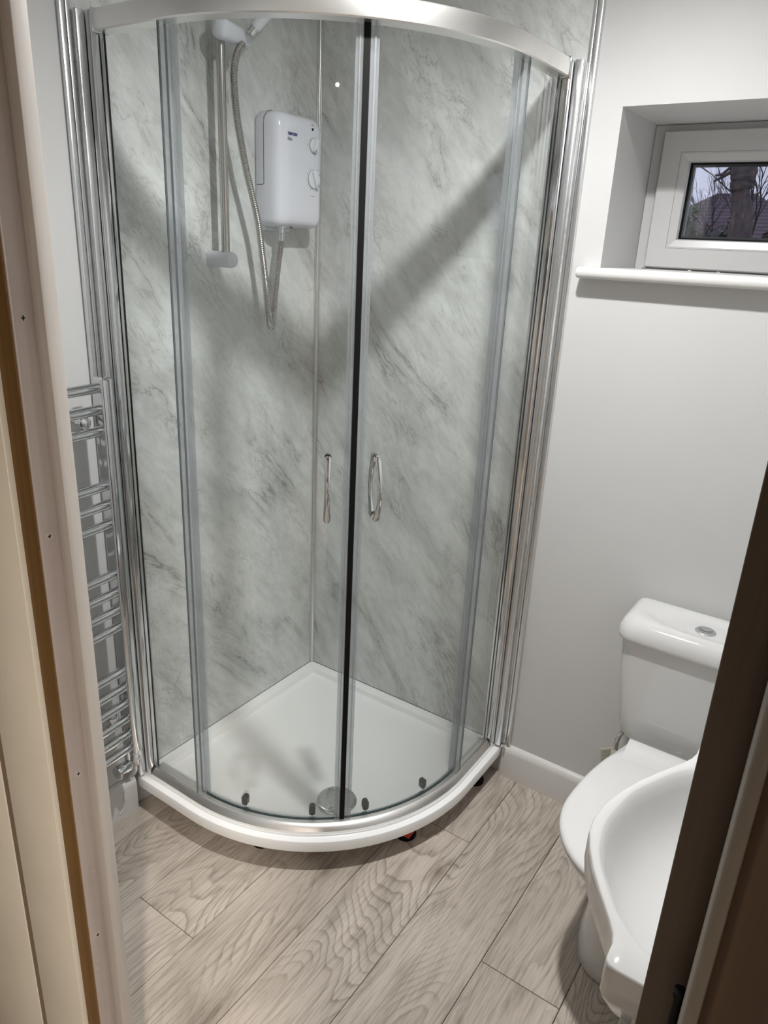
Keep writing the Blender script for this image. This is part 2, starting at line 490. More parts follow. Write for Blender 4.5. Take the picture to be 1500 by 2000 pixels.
struct('wall_left', box(-.1, 0, -1.345, WT, -.03, H), 'wall', 'white painted wall carrying the towel rail', 'wall')
b = BM()
for a in ((0, wx0, 0, WT, -.03, H), (wx1, W + .1, 0, WT, -.03, H), (wx0, wx1, 0, WT, -.03, wz0), (wx0, wx1, 0, WT, wz1, H)):
    join(b, box(*a))
struct('wall_back', b, 'wall', 'white painted wall with the small deep-set window', 'wall')
struct('wall_right', box(W, W + .1, -1.345, 0, -.03, H), 'wall', 'white painted wall behind the washbasin', 'wall')
struct('ceiling', box(-.1, W + .1, -1.345, WT, H, H + .05), 'ceil', 'white painted ceiling of the bathroom', 'ceiling')
b = BM()
join(b, box(0, .626, -1.335, DF, -.03, H), box(1.50, W, -1.335, DF, -.03, H), box(.626, 1.50, -1.335, DF, 2.03, H))
struct('wall_front', b, 'wall', 'white wall around the doorway the photo is taken through', 'wall')

# skirting boards
def skirt_back(x0, x1):
    pr = [(0, 0), (-.018, 0), (-.018, .088), (-.0165, .097), (-.012, .104), (-.007, .108), (0, .111)]
    return rings([[Vector((x, y, z)) for y, z in pr] for x in (x0, x1)])
def skirt_left(y0, y1):
    pr = [(0, 0), (.018, 0), (.018, .088), (.0165, .097), (.012, .104), (.007, .108), (0, .111)]
    return rings([[Vector((x, y, z)) for x, z in pr] for y in (y0, y1)])
struct('baseboard_back', skirt_back(.786, W), 'gloss_white', 'white skirting board behind the toilet', 'skirting board', ang=30)
struct('baseboard_left', skirt_left(-.789, -1.298), 'gloss_white', 'white skirting board below the towel rail', 'skirting board', ang=30)
tag(obj('paint_run', tube(catmull([(.0187, -.832, .088), (.0187, -.834, .070), (.0187, -.832, .05), (.0187, -.838, .035), (.0187, -.85, .022)], 5), [.0016] * 8 + [.0024] * 13, 6), 'gloss_white',
     bpy.data.objects['baseboard_left']), 'dried run of white paint')

# ------------------------------------------------------------------ window
win = empty('window_1', (1.19, .28, 1.524), 'small white framed window in a deep reveal', 'window', kind='structure')
def frame4(x0, x1, y0, y1, z0, z1, t, bev=.003):
    b = box(x0, x1, y0, y1, z0, z0 + t, bev)
    join(b, box(x0, x1, y0, y1, z1 - t, z1, bev), box(x0, x0 + t, y0, y1, z0 + t * .98, z1 - t * .98, bev), box(x1 - t, x1, y0, y1, z0 + t * .98, z1 - t * .98, bev))
    return b
def mitre(x0, x1, z0, z1, t, prof):
    """mitred frame: prof is a list of (inset, y)"""
    rs = []
    for cx, cz, sx, sz in ((x0, z0, 1, 1), (x1, z0, -1, 1), (x1, z1, -1, -1), (x0, z1, 1, -1)):
        rs.append([Vector((cx + sx * i, y, cz + sz * i)) for i, y in prof])
    b = bmesh.new(); vs = [[b.verts.new(p) for p in r] for r in rs]; n = len(prof)
    for i in range(4):
        for j in range(n):
            k = (j + 1) % n; i2 = (i + 1) % 4
            b.faces.new((vs[i][j], vs[i][k], vs[i2][k], vs[i2][j]))
    return b
obj('outer_frame', mitre(wx0 + .001, wx1 - .001, 1.5245, wz1 - .001, .05, [(0, .272), (.022, .272), (.026, .276), (.05, .276), (.05, WT - .002), (0, WT - .002)]), 'upvc', win, ang=20)
sx0, sx1, sz0, sz1 = .905, wx1 - .029, 1.528, 1.849
obj('sash', mitre(sx0, sx1, sz0, sz1, .05, [(0, .256), (.003, .252), (.0485, .252), (.0485, .300), (0, .300)]), 'upvc', win, ang=20)
obj('glazing_bead', mitre(sx0 + .049, sx1 - .049, sz0 + .049, sz1 - .049, .022, [(0, .2528), (.004, .2524), (.020, .258), (.0225, .270), (0, .270)]), 'upvc', win, ang=20)
obj('gasket', mitre(sx0 + .049, sx1 - .049, sz0 + .049, sz1 - .049, .03, [(.0, .2702), (.0232, .2702), (.0262, .274), (.0262, .2765), (0, .2765)]), 'black', win)
obj('spacer_bar', mitre(sx0 + .06, sx1 - .06, sz0 + .06, sz1 - .06, .03, [(0, .281), (.020, .281), (.020, .2955), (0, .2955)]), 'dark', win)
obj('pane', box(sx0 + .06, sx1 - .06, .277, .281, sz0 + .06, sz1 - .06), 'pane', win)
obj('pane', box(sx0 + .06, sx1 - .06, .296, .300, sz0 + .06, sz1 - .06), 'pane', win)
# window board with rounded nosing
pr = [(.271, 1.5005), (.271, 1.524)]
nz_ = [(-.045 + .011 - .011 * math.cos(a), 1.511 + .013 * math.sin(a)) for a in [PI / 2 - PI * k / 10 for k in range(11)]]
b = rings([[Vector((x, y, z)) for y, z in [(-.0005, 1.524)] + nz_ + [(-.0005, 1.498)]] for x in (.832, wx1 + .04)])
bmesh.ops.bevel(b, geom=[e for e in b.edges if abs(e.verts[0].co.x - e.verts[1].co.x) < 1e-6], offset=.003, segments=2, affect='EDGES')
join(b, box(wx0 + .0005, wx1 - .0005, -.0015, .275, 1.5005, 1.524))
sb = obj('sill_board', b, 'gloss_white', win, ang=30)
tag(sb, 'white gloss window board with a rounded front')
# loose crumbs of filler along the frame
for x, y in ((.903, .249), (.91, .247), (1.02, .246), (1.09, .244)):
    obj('filler_crumb', box(x, x + .008, y - .003, y, 1.524, 1.5262, .0008), 'gap' if x < 1 else 'gloss_white', win)

# ------------------------------------------------------------------ shower wall panels and their trims
PT = .010
tag(obj('wall_panel', box(.0004, PT, -.792, -PT - .0006, .1105, H - .001), 'marble'), 'grey marble effect panel behind the electric shower and riser rail', 'wall panel', 'marble effect shower panels')
tag(obj('wall_panel', box(PT + .0006, .792, -PT, -.0004, .1105, H - .001), 'marble'), 'grey marble effect panel on the window wall side of the shower', 'wall panel', 'marble effect shower panels')
# corner trim
b = box(PT + .0008, PT + .0125, -PT - .0035, -PT - .0008, .112, H - .001, .001)
join(b, box(PT + .0008, PT + .0035, -PT - .0125, -PT - .0036, .112, H - .001, .001))
join(b, lathe((PT + .006, -PT - .006, .112), (0, 0, 1), [(.0048, 0), (.0048, H - .114)], 12))
o = obj('trim_1', b, 'alu'); tag(o, 'slim chrome corner trim between the two marble panels', 'trim', kind='structure')
b = box(.0004, .0125, -.806, -.7935, .112, H - .001, .002); join(b, box(PT + .0006, PT + .003, -.7925, -.784, .112, H - .001, .0008))
o = obj('trim_2', b, 'alu'); tag(o, 'chrome end trim of the marble panel beside the towel rail', 'trim', kind='structure')
b = box(.7935, .806, -.0125, -.0004, .112, H - .001, .002); join(b, box(.784, .7925, -PT - .003, -PT - .0006, .112, H - .001, .0008))
o = obj('trim_3', b, 'alu'); tag(o, 'chrome end trim of the marble panel beside the window', 'trim', kind='structure')

# ------------------------------------------------------------------ shower tray
TZ = .109
tray = empty('shower_tray', (.3, -.3, 0), 'white quadrant shower tray raised on black feet', 'shower tray')
def outline(r, m, z, n=44):
    P = [Vector((m, -m, z))]
    k = 6
    for i in range(1, k): P.append(Vector((m, -m - ((CC + r) - m) * i / k, z)))
    for i in range(3): P.append(Vector((m + (CC - m) * i / 3, -(CC + r), z)))
    for s in arc(90, 0, n): P.append(Vector((*plan(r, s), z)))
    for i in range(1, 3): P.append(Vector((CC + r, -CC + (CC - m) * i / 3, z)))
    for i in range(0, k): P.append(Vector(((CC + r) - ((CC + r) - m) * i / k, -m, z)))
    return P
e0 = .0112
R_ = [(.545, e0, .066), (.549, e0, .069), (.55, e0, .0975), (.5485, e0, .1005), (.545, e0, .1015), (.5345, e0, .1018), (.5325, e0, .1030), (.5315, e0, .108), (.529, e0, TZ),
      (.478, .040, TZ), (.4745, .043, .108), (.470, .047, .092), (.465, .051, .0895), (.44, .07, .088), (.25, .12, .086)]
obj('tray_body', rings([outline(*q) for q in R_]), 'acrylic', tray, ang=40)
dr = obj('drain_cover', lathe((.511, -.50, .0875), (0, 0, 1), [(.056, 0), (.056, .003), (.052, .0065), (.03, .008), (.001, .0085)], 32), 'chrome', tray)
tag(dr, 'round chrome drain cover')
def foot(x, y, red=False):
    f = obj('foot', lathe((x, y, .0002), (0, 0, 1), [(.030, 0), (.030, .008), (.024, .014), (.014, .018), (.014, .0655)], 18), 'black', tray)
    if red: tag(obj('locking_nut', box(x - .004, x + .026, y - .026, y + .004, .0145, .046, .003), 'red', f), 'red plastic nut')
for x, y, rd in ((.10, -.70, 0), (.385, -.665, 0), (.685, -.405, 1), (.735, -.09, 0), (.09, -.09, 0), (.36, -.36, 0)): foot(x, y, rd)

# ------------------------------------------------------------------ shower enclosure
enc = empty('shower_enclosure', (.4, -.4, TZ), 'curved glass quadrant shower enclosure with chrome rails and two sliding doors', 'shower enclosure')
ZT0, ZT1 = 1.922, 1.960
GB, GT = .128, 1.926
# rails
hp = [(.494, ZT0), (.5275, ZT0), (.5305, ZT0 + .0025), (.5315, ZT0 + .02), (.5305, ZT1 - .002), (.5285, ZT1), (.494, ZT1)]
hr = obj('header_rail', sweep(path(.050, -.050, 56), hp), 'satin', enc, ang=30)
tag(hr, 'curved satin chrome top rail')
bp_ = [(.490, TZ + .0003), (.530, TZ + .0003), (.530, TZ + .007), (.524, TZ + .014), (.517, TZ + .020), (.512, TZ + .0215), (.490, TZ + .0215)]
br = obj('bottom_rail', sweep(path(.050, -.050, 56), bp_), 'satin', enc, ang=30)
# wall posts
def post(left):
    """chrome wall channel plus the post that slides into it"""
    def bx(a0, a1, d0, d1, z0, z1, bev):
        # a: along the wall away from the corner, d: distance from the wall
        if left: return box(d0, d1, -a1, -a0, z0, z1, bev)
        return box(a0, a1, -d1, -d0, z0, z1, bev)
    d0 = PT + .001
    ch = bx(.722, .734, d0, d0 + .022, TZ + .0005, ZT1, .0015)
    join(ch, bx(.762, .781, d0, d0 + .016, TZ + .0005, ZT1, .002), bx(.733, .763, d0, d0 + .006, TZ + .0005, ZT1, .001))
    c = obj('wall_channel', ch, 'alu', enc)
    po = bx(.7345, .7615, d0 + .0065, .046, TZ + .0005, ZT1 + .001, .004)
    p_ = obj('post', po, 'chrome', enc)
    obj('end_cap', bx(.725, .7625, .0462, .0515, ZT0 - .002, ZT1 + .003, .0015), 'chrome', enc)
post(True); post(False)
# little clip where the channel meets the skirting
cl = obj('channel_foot', box(.786, .797, -.032, -.0205, .1118, .124, .002), 'chrome', enc)
# panes: curved sheet with dark green cut edges
def sheet(samples, r0, r1, z0, z1, edge=True):
    b = sweep(samples, [(r0, z0), (r1, z0), (r1, z1), (r0, z1)])
    b.normal_update()
    zc = (z0 + z1) / 2
    nq = len(samples)
    fs = list(b.faces)
    # faces: (nq-1)*4 sides in order bottom, outer, top, inner; then the two end caps
    for i, f in enumerate(fs):
        if i >= (nq - 1) * 4 or i % 4 in (0, 2): f.material_index = 1
        else: f.material_index = 0
    return b
def fixed(left):
    sm = [('L', .042), ('L', .14), ('L', .221)] if left else [('R', -.221), ('R', -.14), ('R', -.042)]
    f = obj('fixed_panel', sheet(sm, .510, .516, GB, GT), None, enc, mats=['glass', 'edge'])
    s = [('L', .2225), ('L', CC)] + arc(90, 88.2, 2)[1:] if left else arc(1.8, 0, 2) + [('R', -.2225)]
    obj('edge_seal', sweep(s, [(.5035, GB + .002), (.5155, GB + .002), (.5155, GT - .002), (.5035, GT - .002)]), 'seal', f)
    # clear gasket between the post and the pane
    g = [('L', .0518), ('L', .0540)] if left else [('R', -.0540), ('R', -.0518)]
    obj('post_gasket', sweep(g, [(.5062, GB + .002), (.5098, GB + .002), (.5098, GT - .002), (.5062, GT - .002)]), 'black', f)
fixed(True); fixed(False)
def handle(parent, a, out=True):
    """bowed pull handle across the pane at angle a"""
    ar = math.radians(a); d = Vector((math.cos(ar), -math.sin(ar), 0)); t = Vector((math.sin(ar), math.cos(ar), 0))
    base = Vector((CC, -CC, 0)); sgn = 1 if out else -1; r0 = .5045 if out else .4945
    z0, z1 = .978, 1.112
    rs = []
    K = 22
    for i in range(K + 1):
        u = i / K; z = z0 - .008 + (z1 - z0 + .016) * u
        bow = .012 + .022 * math.sin(PI * min(max((u - .04) / .92, 0), 1))
        wd = .0055 + .0032 * abs(2 * u - 1) ** 3
        th = .0030
        if i in (0, K): wd *= .55; th *= .6
        c = base + d * (r0 + sgn * bow) + Vector((0, 0, z))
        rs.append([c + t * (wd * math.cos(2 * PI * j / 12)) + d * (th * math.sin(2 * PI * j / 12)) for j in range(12)])
    b = rings(rs)
    for z in (z0, z1):
        c = base + d * r0 + Vector((0, 0, z))
        lathe(c, d * sgn, [(.0088, .0002), (.0088, .003), (.0062, .004), (.0058, .014)], 16, b)
    return obj('handle', b, 'chrome', parent, ang=45)
def roller(parent, a, z=.150):
    ar = math.radians(a); d = Vector((math.cos(ar), -math.sin(ar), 0)); t = Vector((math.sin(ar), math.cos(ar), 0))
    base = Vector((CC, -CC, 0)) + d * .4938
    rs = []
    for dd in (0, .012, .014):
        ins = .001 if dd > .013 else 0
        ring = []
        for j in range(20):
            an = 2 * PI * j / 20
            x = (.0085 - ins) * math.cos(an); zz = (.0085 - ins) * math.sin(an) + (.007 if math.sin(an) >= 0 else -.007)
            ring.append(base - d * dd + t * x + Vector((0, 0, z + .002 + zz)))
        rs.append(ring)
    o = obj('roller', rings(rs), 'dark', parent)
    return o
AM = 44.3
def door(left):
    a0, a1 = (AM + .75, 90.0) if left else (0.0, AM - .75)
    sm = arc(a0, a1, 24)
    if left: sm = sm + [('L', CC - .006)]
    else: sm = [('R', -CC + .006)] + sm
    dr_ = obj('sliding_door', sheet(sm, .496, .502, GB + .004, GT), None, enc, mats=['glass', 'edge'])
    # clear closing seals at the meeting stile
    s = arc(AM + .75, AM + 2.3, 3) if left else arc(AM - 2.6, AM - .75, 3)
    obj('closing_seal', sweep(s, [(.4915, GB + .004), (.5065, GB + .004), (.5065, GT - .002), (.4915, GT - .002)]), 'seal', dr_)
    s = arc(AM + 1.35, AM + 1.6, 1) if left else arc(AM - 1.9, AM - 1.5, 1)
    obj('seal_rib', sweep(s, [(.507, GB + .004), (.5085, GB + .004), (.5085, GT - .002), (.507, GT - .002)]), 'seal', dr_)
    # black magnetic strip
    s = arc(AM, AM + .7, 2) if left else arc(AM - .7, AM, 2)
    obj('magnetic_strip', sweep(s, [(.493, GB + .006), (.5058, GB + .006), (.5058, GT - .002), (.493, GT - .002)]), 'black', dr_)
    # tail seal that laps behind the fixed pane
    s = arc(88.0, 90, 2) if left else arc(0, 2.0, 2)
    obj('tail_seal', sweep(s, [(.4900, GB + .006), (.4955, GB + .006), (.4955, GT - .002), (.4900, GT - .002)]), 'seal', dr_)
    h = 50.6 if left else 38.3
    handle(dr_, h, True); handle(dr_, h, False)
    for a in ((74.7, 53.2) if left else (36.6, 15.2)): roller(dr_, a)
    return dr_
door(True); door(False)

# ------------------------------------------------------------------ electric shower
es = empty('electric_shower', (.04, -.18, 1.585), 'white electric shower unit with two dials on the marble panel', 'electric shower')
hx0, hx1 = PT + .0008, .096
hy0, hy1 = -.272, -.092
hz0, hz1 = 1.583, 1.860
def rrect(y0, y1, z0, z1, r, x, n=7, rr=None):
    """rounded rectangle ring in the y-z plane"""
    out = []
    rr = rr or (r, r, r, r)
    for (cy, cz, a0, q) in ((y1, z1, 0, rr[0]), (y0, z1, PI / 2, rr[1]), (y0, z0, PI, rr[2]), (y1, z0, 1.5 * PI, rr[3])):
        sy = -1 if cy == y1 else 1; sz = -1 if cz == z1 else 1
        for k in range(n):
            a = a0 + PI / 2 * k / (n - 1)
            out.append(Vector((x, cy + sy * q + q * math.cos(a), cz + sz * q + q * math.sin(a))))
    return out
rs = []
for x, ins in ((hx0, .004), (hx0 + .006, 0.), (.050, 0.), (.070, .0015), (.080, .005), (.087, .010), (.0915, .017), (.0945, .028), (.0962, .045), (.0968, .07)):
    il = ins * 1.0
    rs.append(rrect(hy0 + ins, hy1 - ins * .55, hz0 + ins * .7, hz1 - ins * .8, max(.022 - ins * .1, .012), x, 8, (.030, .030, .020, .020)))
body = obj('casing', rings(rs), 'plastic', es, ang=50)
# seam of the side cover: an L shaped dark line along the left flank
seam = [(.056, hy0 + .02, hz1 + .0001), (.0475, hy0 + .0095, hz1 - .0035), (.044, hy0 + .0018, hz1 - .016), (.0435, hy0 - .0001, hz1 - .034), (.0430, hy0 - .0001, 1.690), (.0418, hy0 - .0001, 1.6862), (.039, hy0 - .0001, 1.6850), (hx0 + .008, hy0 - .0001, 1.6850)]
obj('cover_seam', tube(seam, .0009, 6), 'gap', es)
XF = .0972
def dial(y, z, r, name, ang):
    k = obj(name, lathe((.0935, y, z), (1, 0, 0), [(r, 0), (r, .0055), (r * .94, .0072), (.001, .0074)], 28), 'knob', es)
    b = box(-.0055, .0055, -r * .93, r * .93, 0, .0075, .002)
    b.transform(Matrix.Translation((.1008, y, z)) @ Matrix.Rotation(math.radians(ang), 4, 'X') @ Matrix(((0, 0, 1, 0), (1, 0, 0, 0), (0, 1, 0, 0), (0, 0, 0, 1))))
    g = obj('grip', b, 'knob', k)
    bm_ = lathe((.0972, y, z), (1, 0, 0), [(r + .0008, 0), (r + .0008, .0004)], 28)
    obj('dial_ring', bm_, 'gap', k)
    a = math.radians(ang)
    b = box(.1083, .1088, -.0008, .0008, r * .55, r * .9)
    b.transform(Matrix.Translation((0, y, z)) @ Matrix.Rotation(a + PI, 4, 'X'))
    obj('pointer', b, 'gap', k)
dial(-.134, 1.790, .0185, 'power_dial', -22)
dial(-.134, 1.708, .0235, 'temperature_dial', 22)
obj('indicator_lamp', lathe((.0935, -.140, 1.829), (1, 0, 0), [(.0032, 0), (.0032, .0036), (.001, .004)], 14), 'black', es)
for k in range(11):
    a = math.radians(35 + k * 29)
    y = -.134 - .0295 * math.sin(a); z = 1.708 + .0295 * math.cos(a)
    if y > -.106: continue
    obj('dial_mark', lathe((.0955, y, z), (1, 0, 0), [(.0011, 0), (.0011, .0016)], 8), 'gap', es)
obj('dial_mark', box(.0958, .0974, -.1595, -.1587, 1.786, 1.794), 'grey_print', es)
obj('printed_line', box(.0952, .0972, -.147, -.128, 1.6655, 1.6670), 'grey_print', es)
obj('printed_line', box(.0945, .0966, -.144, -.135, 1.8395, 1.8405), 'grey_print', es)
tag(obj('lettering', text_bm('TRITON', .0098, (XF - .0001, -.2395, 1.8045), (0, 1, 0), (0, 0, 1), .0008, .00035, .18), 'blue_print', es), 'navy blue lettering TRITON')
tag(obj('lettering', text_bm('Riba', .0100, (XF - .0001, -.2395, 1.7925), (0, 1, 0), (0, 0, 1), .0008, 0., 0.), 'grey_print', es), 'grey lettering Riba')
obj('outlet', lathe((.060, -.223, 1.583), (0, 0, -1), [(.014, -.004), (.014, .003), (.0085, .004), (.0085, .016), (.0098, .017), (.0098, .021), (.0085, .022), (.0075, .034)], 18), 'chrome', es)
obj('back_plate', box(hx0, .035, -.258, -.160, 1.573, 1.5845, .003), 'plastic2', es)
obj('drain_hole', lathe((.078, -.204, 1.5838), (0, 0, -1), [(.004, 0), (.004, .0015), (.001, .002)], 10), 'black', es)

# ------------------------------------------------------------------ riser rail, hand shower and hose
rr_ = empty('riser_rail', (.062, -.432, 1.48), 'chrome riser rail with white bracket and slider beside the shower unit', 'shower rail')
RX, RY = .062, -.432
obj('rail_tube', lathe((RX, RY, 1.494), (0, 0, 1), [(.0105, 0), (.0105, .72)], 20), 'steel', rr_)
def bracket(z):
    return lathe((PT + .0006, RY, z), (1, 0, 0), [(.0185, 0), (.0195, .004), (.0195, .070), (.0185, .0745), (.015, .077), (.001, .078)], 28)
obj('rail_bracket', bracket(1.498), 'plastic2', rr_)
obj('rail_bracket', bracket(2.20), 'plastic2', rr_)
# slider / handset holder
b = box(-.062, .062, -.020, .020, -.021, .021, .016, 4)
for v in b.verts:
    k = (v.co.x + .062) / .124
    v.co.y *= 1.05 - .25 * k; v.co.z *= 1.08 - .25 * k
b.transform(Matrix.Translation((.074, -.402, 1.992)) @ Matrix.Rotation(math.radians(12), 4, 'Z') @ Matrix.Rotation(math.radians(14), 4, 'Y') @ Matrix.Rotation(PI / 2, 4, 'Z'))
b.transform(Matrix.Identity(4))
sl = obj('slider', b, 'plastic2', rr_)
hs0 = Vector((.096, -.377, 1.990)); hs1 = Vector((.150, -.325, 2.075)); hd = (hs1 - hs0).normalized()
hsd = empty('hand_shower', tuple(hs0), 'white hand shower parked in the riser rail slider', 'hand shower')
hb = lathe(hs0, hd, [(.008, .006), (.0105, .008), (.0105, .020), (.0115, .021), (.0115, .024)], 18)
tag(obj('collar', hb, 'chrome', hsd), 'chrome collar')
obj('grip', lathe(hs0, hd, [(.011, .0245), (.0125, .03), (.0135, .06), (.0135, .12), (.012, .15)], 20), 'plastic2', hsd)
hc = hs0 + hd * .175
fd = Vector((.55, .15, -.83)).normalized()
obj('spray_head', lathe(hc, fd, [(.001, -.02), (.022, -.016), (.038, -.004), (.041, .004), (.038, .010), (.001, .012)], 28), 'plastic2', hsd)
hp_ = [(.088, -.384, 1.976), (.083, -.398, 1.955), (.079, -.407, 1.915), (.078, -.404, 1.86), (.077, -.394, 1.80), (.076, -.370, 1.712), (.076, -.345, 1.64), (.075, -.327, 1.583), (.072, -.313, 1.52), (.070, -.300, 1.457), (.067, -.288, 1.39), (.065, -.280, 1.35),
       (.062, -.273, 1.328), (.060, -.266, 1.322), (.059, -.259, 1.332), (.058, -.253, 1.37), (.058, -.244, 1.43), (.059, -.235, 1.49), (.0595, -.227, 1.53), (.060, -.223, 1.5485)]
pp = catmull(hp_, 40)
# resample at even spacing and add the ribs
tot = [0.]
for a, b_ in zip(pp, pp[1:]): tot.append(tot[-1] + (b_ - a).length)
step = .0026; n = int(tot[-1] / step); pts = []; j = 0
for i in range(n + 1):
    s = i * step
    while j < len(tot) - 2 and tot[j + 1] < s: j += 1
    k = (s - tot[j]) / max(tot[j + 1] - tot[j], 1e-9); pts.append(pp[j].lerp(pp[j + 1], min(k, 1)))
o = obj('shower_hose', tube(pts, [(.0092 if i % 2 else .0076) for i in range(len(pts))], 10), 'steel')
tag(o, 'ribbed chrome shower hose looping from the slider down and up to the shower unit', 'shower hose')
for f in o.data.polygons: f.use_smooth = True

# ------------------------------------------------------------------ towel radiator
tr = empty('towel_radiator', (.085, -1.03, .26), 'chrome ladder towel radiator on the wall left of the shower', 'towel rail')
TX = .085
def tpost(y):
    b = box(TX - .020, TX + .020, y - .0155, y + .0155, .262, 1.252, .007, 3)
    return obj('upright', b, 'chrome', tr)
tpost(-.834); tpost(-1.226)
for z in (1.230, 1.182, 1.134, 1.006, .960, .912, .783, .735, .687, .641, .515, .467, .420, .373, .327, .283):
    pts = [(TX + .004 + .012 * math.sin(PI * k / 12), -.846 - (1.214 - .846) * k / 12, z) for k in range(13)]
    obj('bar', tube(pts, .0116, 14), 'chrome', tr)
def tbracket(y, z):
    b = lathe((.0006, y, z), (1, 0, 0), [(.017, 0), (.017, .004), (.008, .006), (.008, .07)], 16)
    lathe((.070, y, z), (1, 0, 0), [(.0125, 0), (.015, .004), (.016, .016), (.0135, .024), (.006, .028), (.001, .0285)], 18, b)
    return obj('wall_bracket', b, 'chrome', tr)
tbracket(-.889, 1.158); tbracket(-1.17, 1.158); tbracket(-.889, .395); tbracket(-1.17, .395)
vb = lathe((TX, -.834, .2615), (0, 0, -1), [(.0125, 0), (.0125, .010), (.010, .012), (.010, .022), (.0125, .024), (.0125, .040), (.009, .046)], 18)
vv = obj('valve_body', vb, 'chrome', tr)
obj('valve_cap', lathe((TX, -.846, .228), (.12, -1, 0), [(.007, 0), (.007, .008), (.0150, .009), (.0165, .013), (.0165, .048), (.0152, .051), (.001, .052)], 20), 'chrome', vv)
b = tube([(TX - .004, -.834, .2165), (TX - .006, -.835, .195), (.068, -.837, .175), (.058, -.840, .163)], .0085, 12)
lathe((.058, -.840, .162), (-.65, -.55, -.5), [(.0125, -.008), (.0125, .010)], 6, b)
obj('pipe_nut', b, 'chrome', vv)
o = obj('feed_pipe', tube(catmull([(.054, -.844, .157), (.044, -.853, .148), (.034, -.864, .139), (.024, -.880, .131), (.012, -.90, .127), (.0008, -.92, .126)], 4), .0062, 10), 'gloss_white', tr)
tag(o, 'white painted feed pipe')
obj('pipe_collar', lathe((.0006, -.92, .126), (1, 0, 0), [(.013, 0), (.013, .004), (.008, .008)], 16), 'gloss_white', tr)

# ------------------------------------------------------------------ toilet
TCX = 1.295
tl = empty('toilet', (TCX, -.33, 0), 'white close coupled toilet with its lid down', 'toilet')
def oval(hw, yb, yf, z, n=64, eb=3.2, ef=2.15, split=.52, cx=TCX, back=.38):
    """toilet outline: squarer at the back, egg shaped towards the front"""
    ym = yb + (yf - yb) * split
    P = []
    for k in range(n):
        a = 2 * PI * k / n
        c_, s_ = math.cos(a), math.sin(a)
        e = ef if s_ < 0 else eb
        x = cx + hw * math.copysign(abs(c_) ** (2 / e), c_) * (1 - back * max(s_, 0.) ** .7)
        y = ym + (abs(yf - ym) if s_ < 0 else abs(yb - ym)) * math.copysign(abs(s_) ** (2 / e), s_)
        P.append(Vector((x, y, z)))
    return P
rs = [oval(.108, -.06, -.515, .0003, ef=2.6), oval(.111, -.06, -.519, .006, ef=2.6), oval(.108, -.06, -.514, .03, ef=2.6), oval(.098, -.06, -.500, .10, ef=2.5), oval(.094, -.06, -.495, .16, ef=2.4), oval(.100, -.05, -.512, .21, ef=2.3),
      oval(.120, -.04, -.552, .262, ef=2.2), oval(.141, -.03, -.595, .310), oval(.155, -.025, -.630, .352), oval(.161, -.02, -.647, .383), oval(.1605, -.02, -.646, .390), oval(.155, -.03, -.638, .3945)]
obj('pan', rings(rs), 'ceramic', tl, ang=50)
half = [(1.184, -.222), (1.160, -.275), (1.142, -.355), (1.133, -.435), (1.132, -.497), (1.144, -.552), (1.171, -.600), (1.206, -.635), (1.245, -.655), (TCX, -.662)]
full = half + [(2 * TCX - x, y) for x, y in half[-2::-1]]
cur = catmull([(x, y, 0) for x, y in full], 6)
cen = Vector((TCX, -.42, 0))
def seat_ring(k, z):
    return [Vector((cen.x + (p.x - cen.x) * k, cen.y + (p.y - cen.y) * k, z)) for p in cur]
obj('seat_ring', rings([seat_ring(.975, .3955), seat_ring(.993, .397), seat_ring(.995, .404), seat_ring(.985, .4065)]), 'seat', tl, ang=50)
lid = obj('seat_lid', rings([seat_ring(.985, .4075), seat_ring(.998, .409), seat_ring(1.0, .413), seat_ring(.995, .418), seat_ring(.975, .4215), seat_ring(.93, .4232), seat_ring(.6, .4245)]), 'seat', tl, ang=60)
# raised hinge ridge at the back of the lid
pr = [(-.276, .4224), (-.262, .4240), (-.249, .4275), (-.238, .4325), (-.229, .4375), (-.221, .4405), (-.209, .441), (-.205, .4385), (-.2035, .433), (-.2035, .4075), (-.222, .4075)]
xs_ = [1.187, 1.190, 1.400, 1.403]
b = rings([[Vector((x + (.0 if 0 < i < 3 else 0), y, z)) for y, z in pr] for i, x in enumerate(xs_)])
obj('hinge_cover', b, 'seat', lid, ang=35)
def rr2(x0, x1, y0, y1, r, z, n=7, rb=.012):
    out = []
    for cx, cy, a0, q in ((x1, y1, 0, rb), (x0, y1, PI / 2, rb), (x0, y0, PI, r), (x1, y0, 1.5 * PI, r)):
        sx = -1 if cx == x1 else 1; sy = -1 if cy == y1 else 1
        for k in range(n):
            a = a0 + PI / 2 * k / (n - 1)
            out.append(Vector((cx + sx * q + q * math.cos(a), cy + sy * q + q * math.sin(a), z)))
    return out
def crr(hw, y0, y1, r, z): return rr2(TCX - hw, TCX + hw, y0, y1, r, z, 8)
rs = [crr(.120, -.150, -.022, .03, .3955), crr(.140, -.158, -.015, .035, .402), crr(.153, -.163, -.012, .038, .415), crr(.159, -.166, -.010, .04, .435), crr(.170, -.170, -.010, .04, .52), crr(.179, -.173, -.010, .04, .60), crr(.185, -.175, -.010, .04, .680)]
obj('cistern', rings(rs), 'ceramic', tl, ang=50)
def ell(a, b_, z, n=32, cy=-.098):
    P = []
    for k in range(n):
        # start at the +x,+y corner direction like the rounded rectangles
        t = 2 * PI * (k + .5) / n
        P.append(Vector((TCX + a * math.cos(t), cy + b_ * math.sin(t), z)))
    return P
rs = [crr(.188, -.180, -.006, .042, .681), crr(.194, -.187, -.004, .046, .684), crr(.196, -.189, -.004, .048, .692), crr(.194, -.186, -.005, .050, .709), crr(.188, -.178, -.010, .052, .723), crr(.178, -.167, -.017, .054, .732), crr(.168, -.156, -.026, .050, .7355),
      ell(.150, .060, .7352), ell(.141, .053, .7325), ell(.126, .045, .7285), ell(.05, .03, .7285), ell(.028, .027, .7285)]
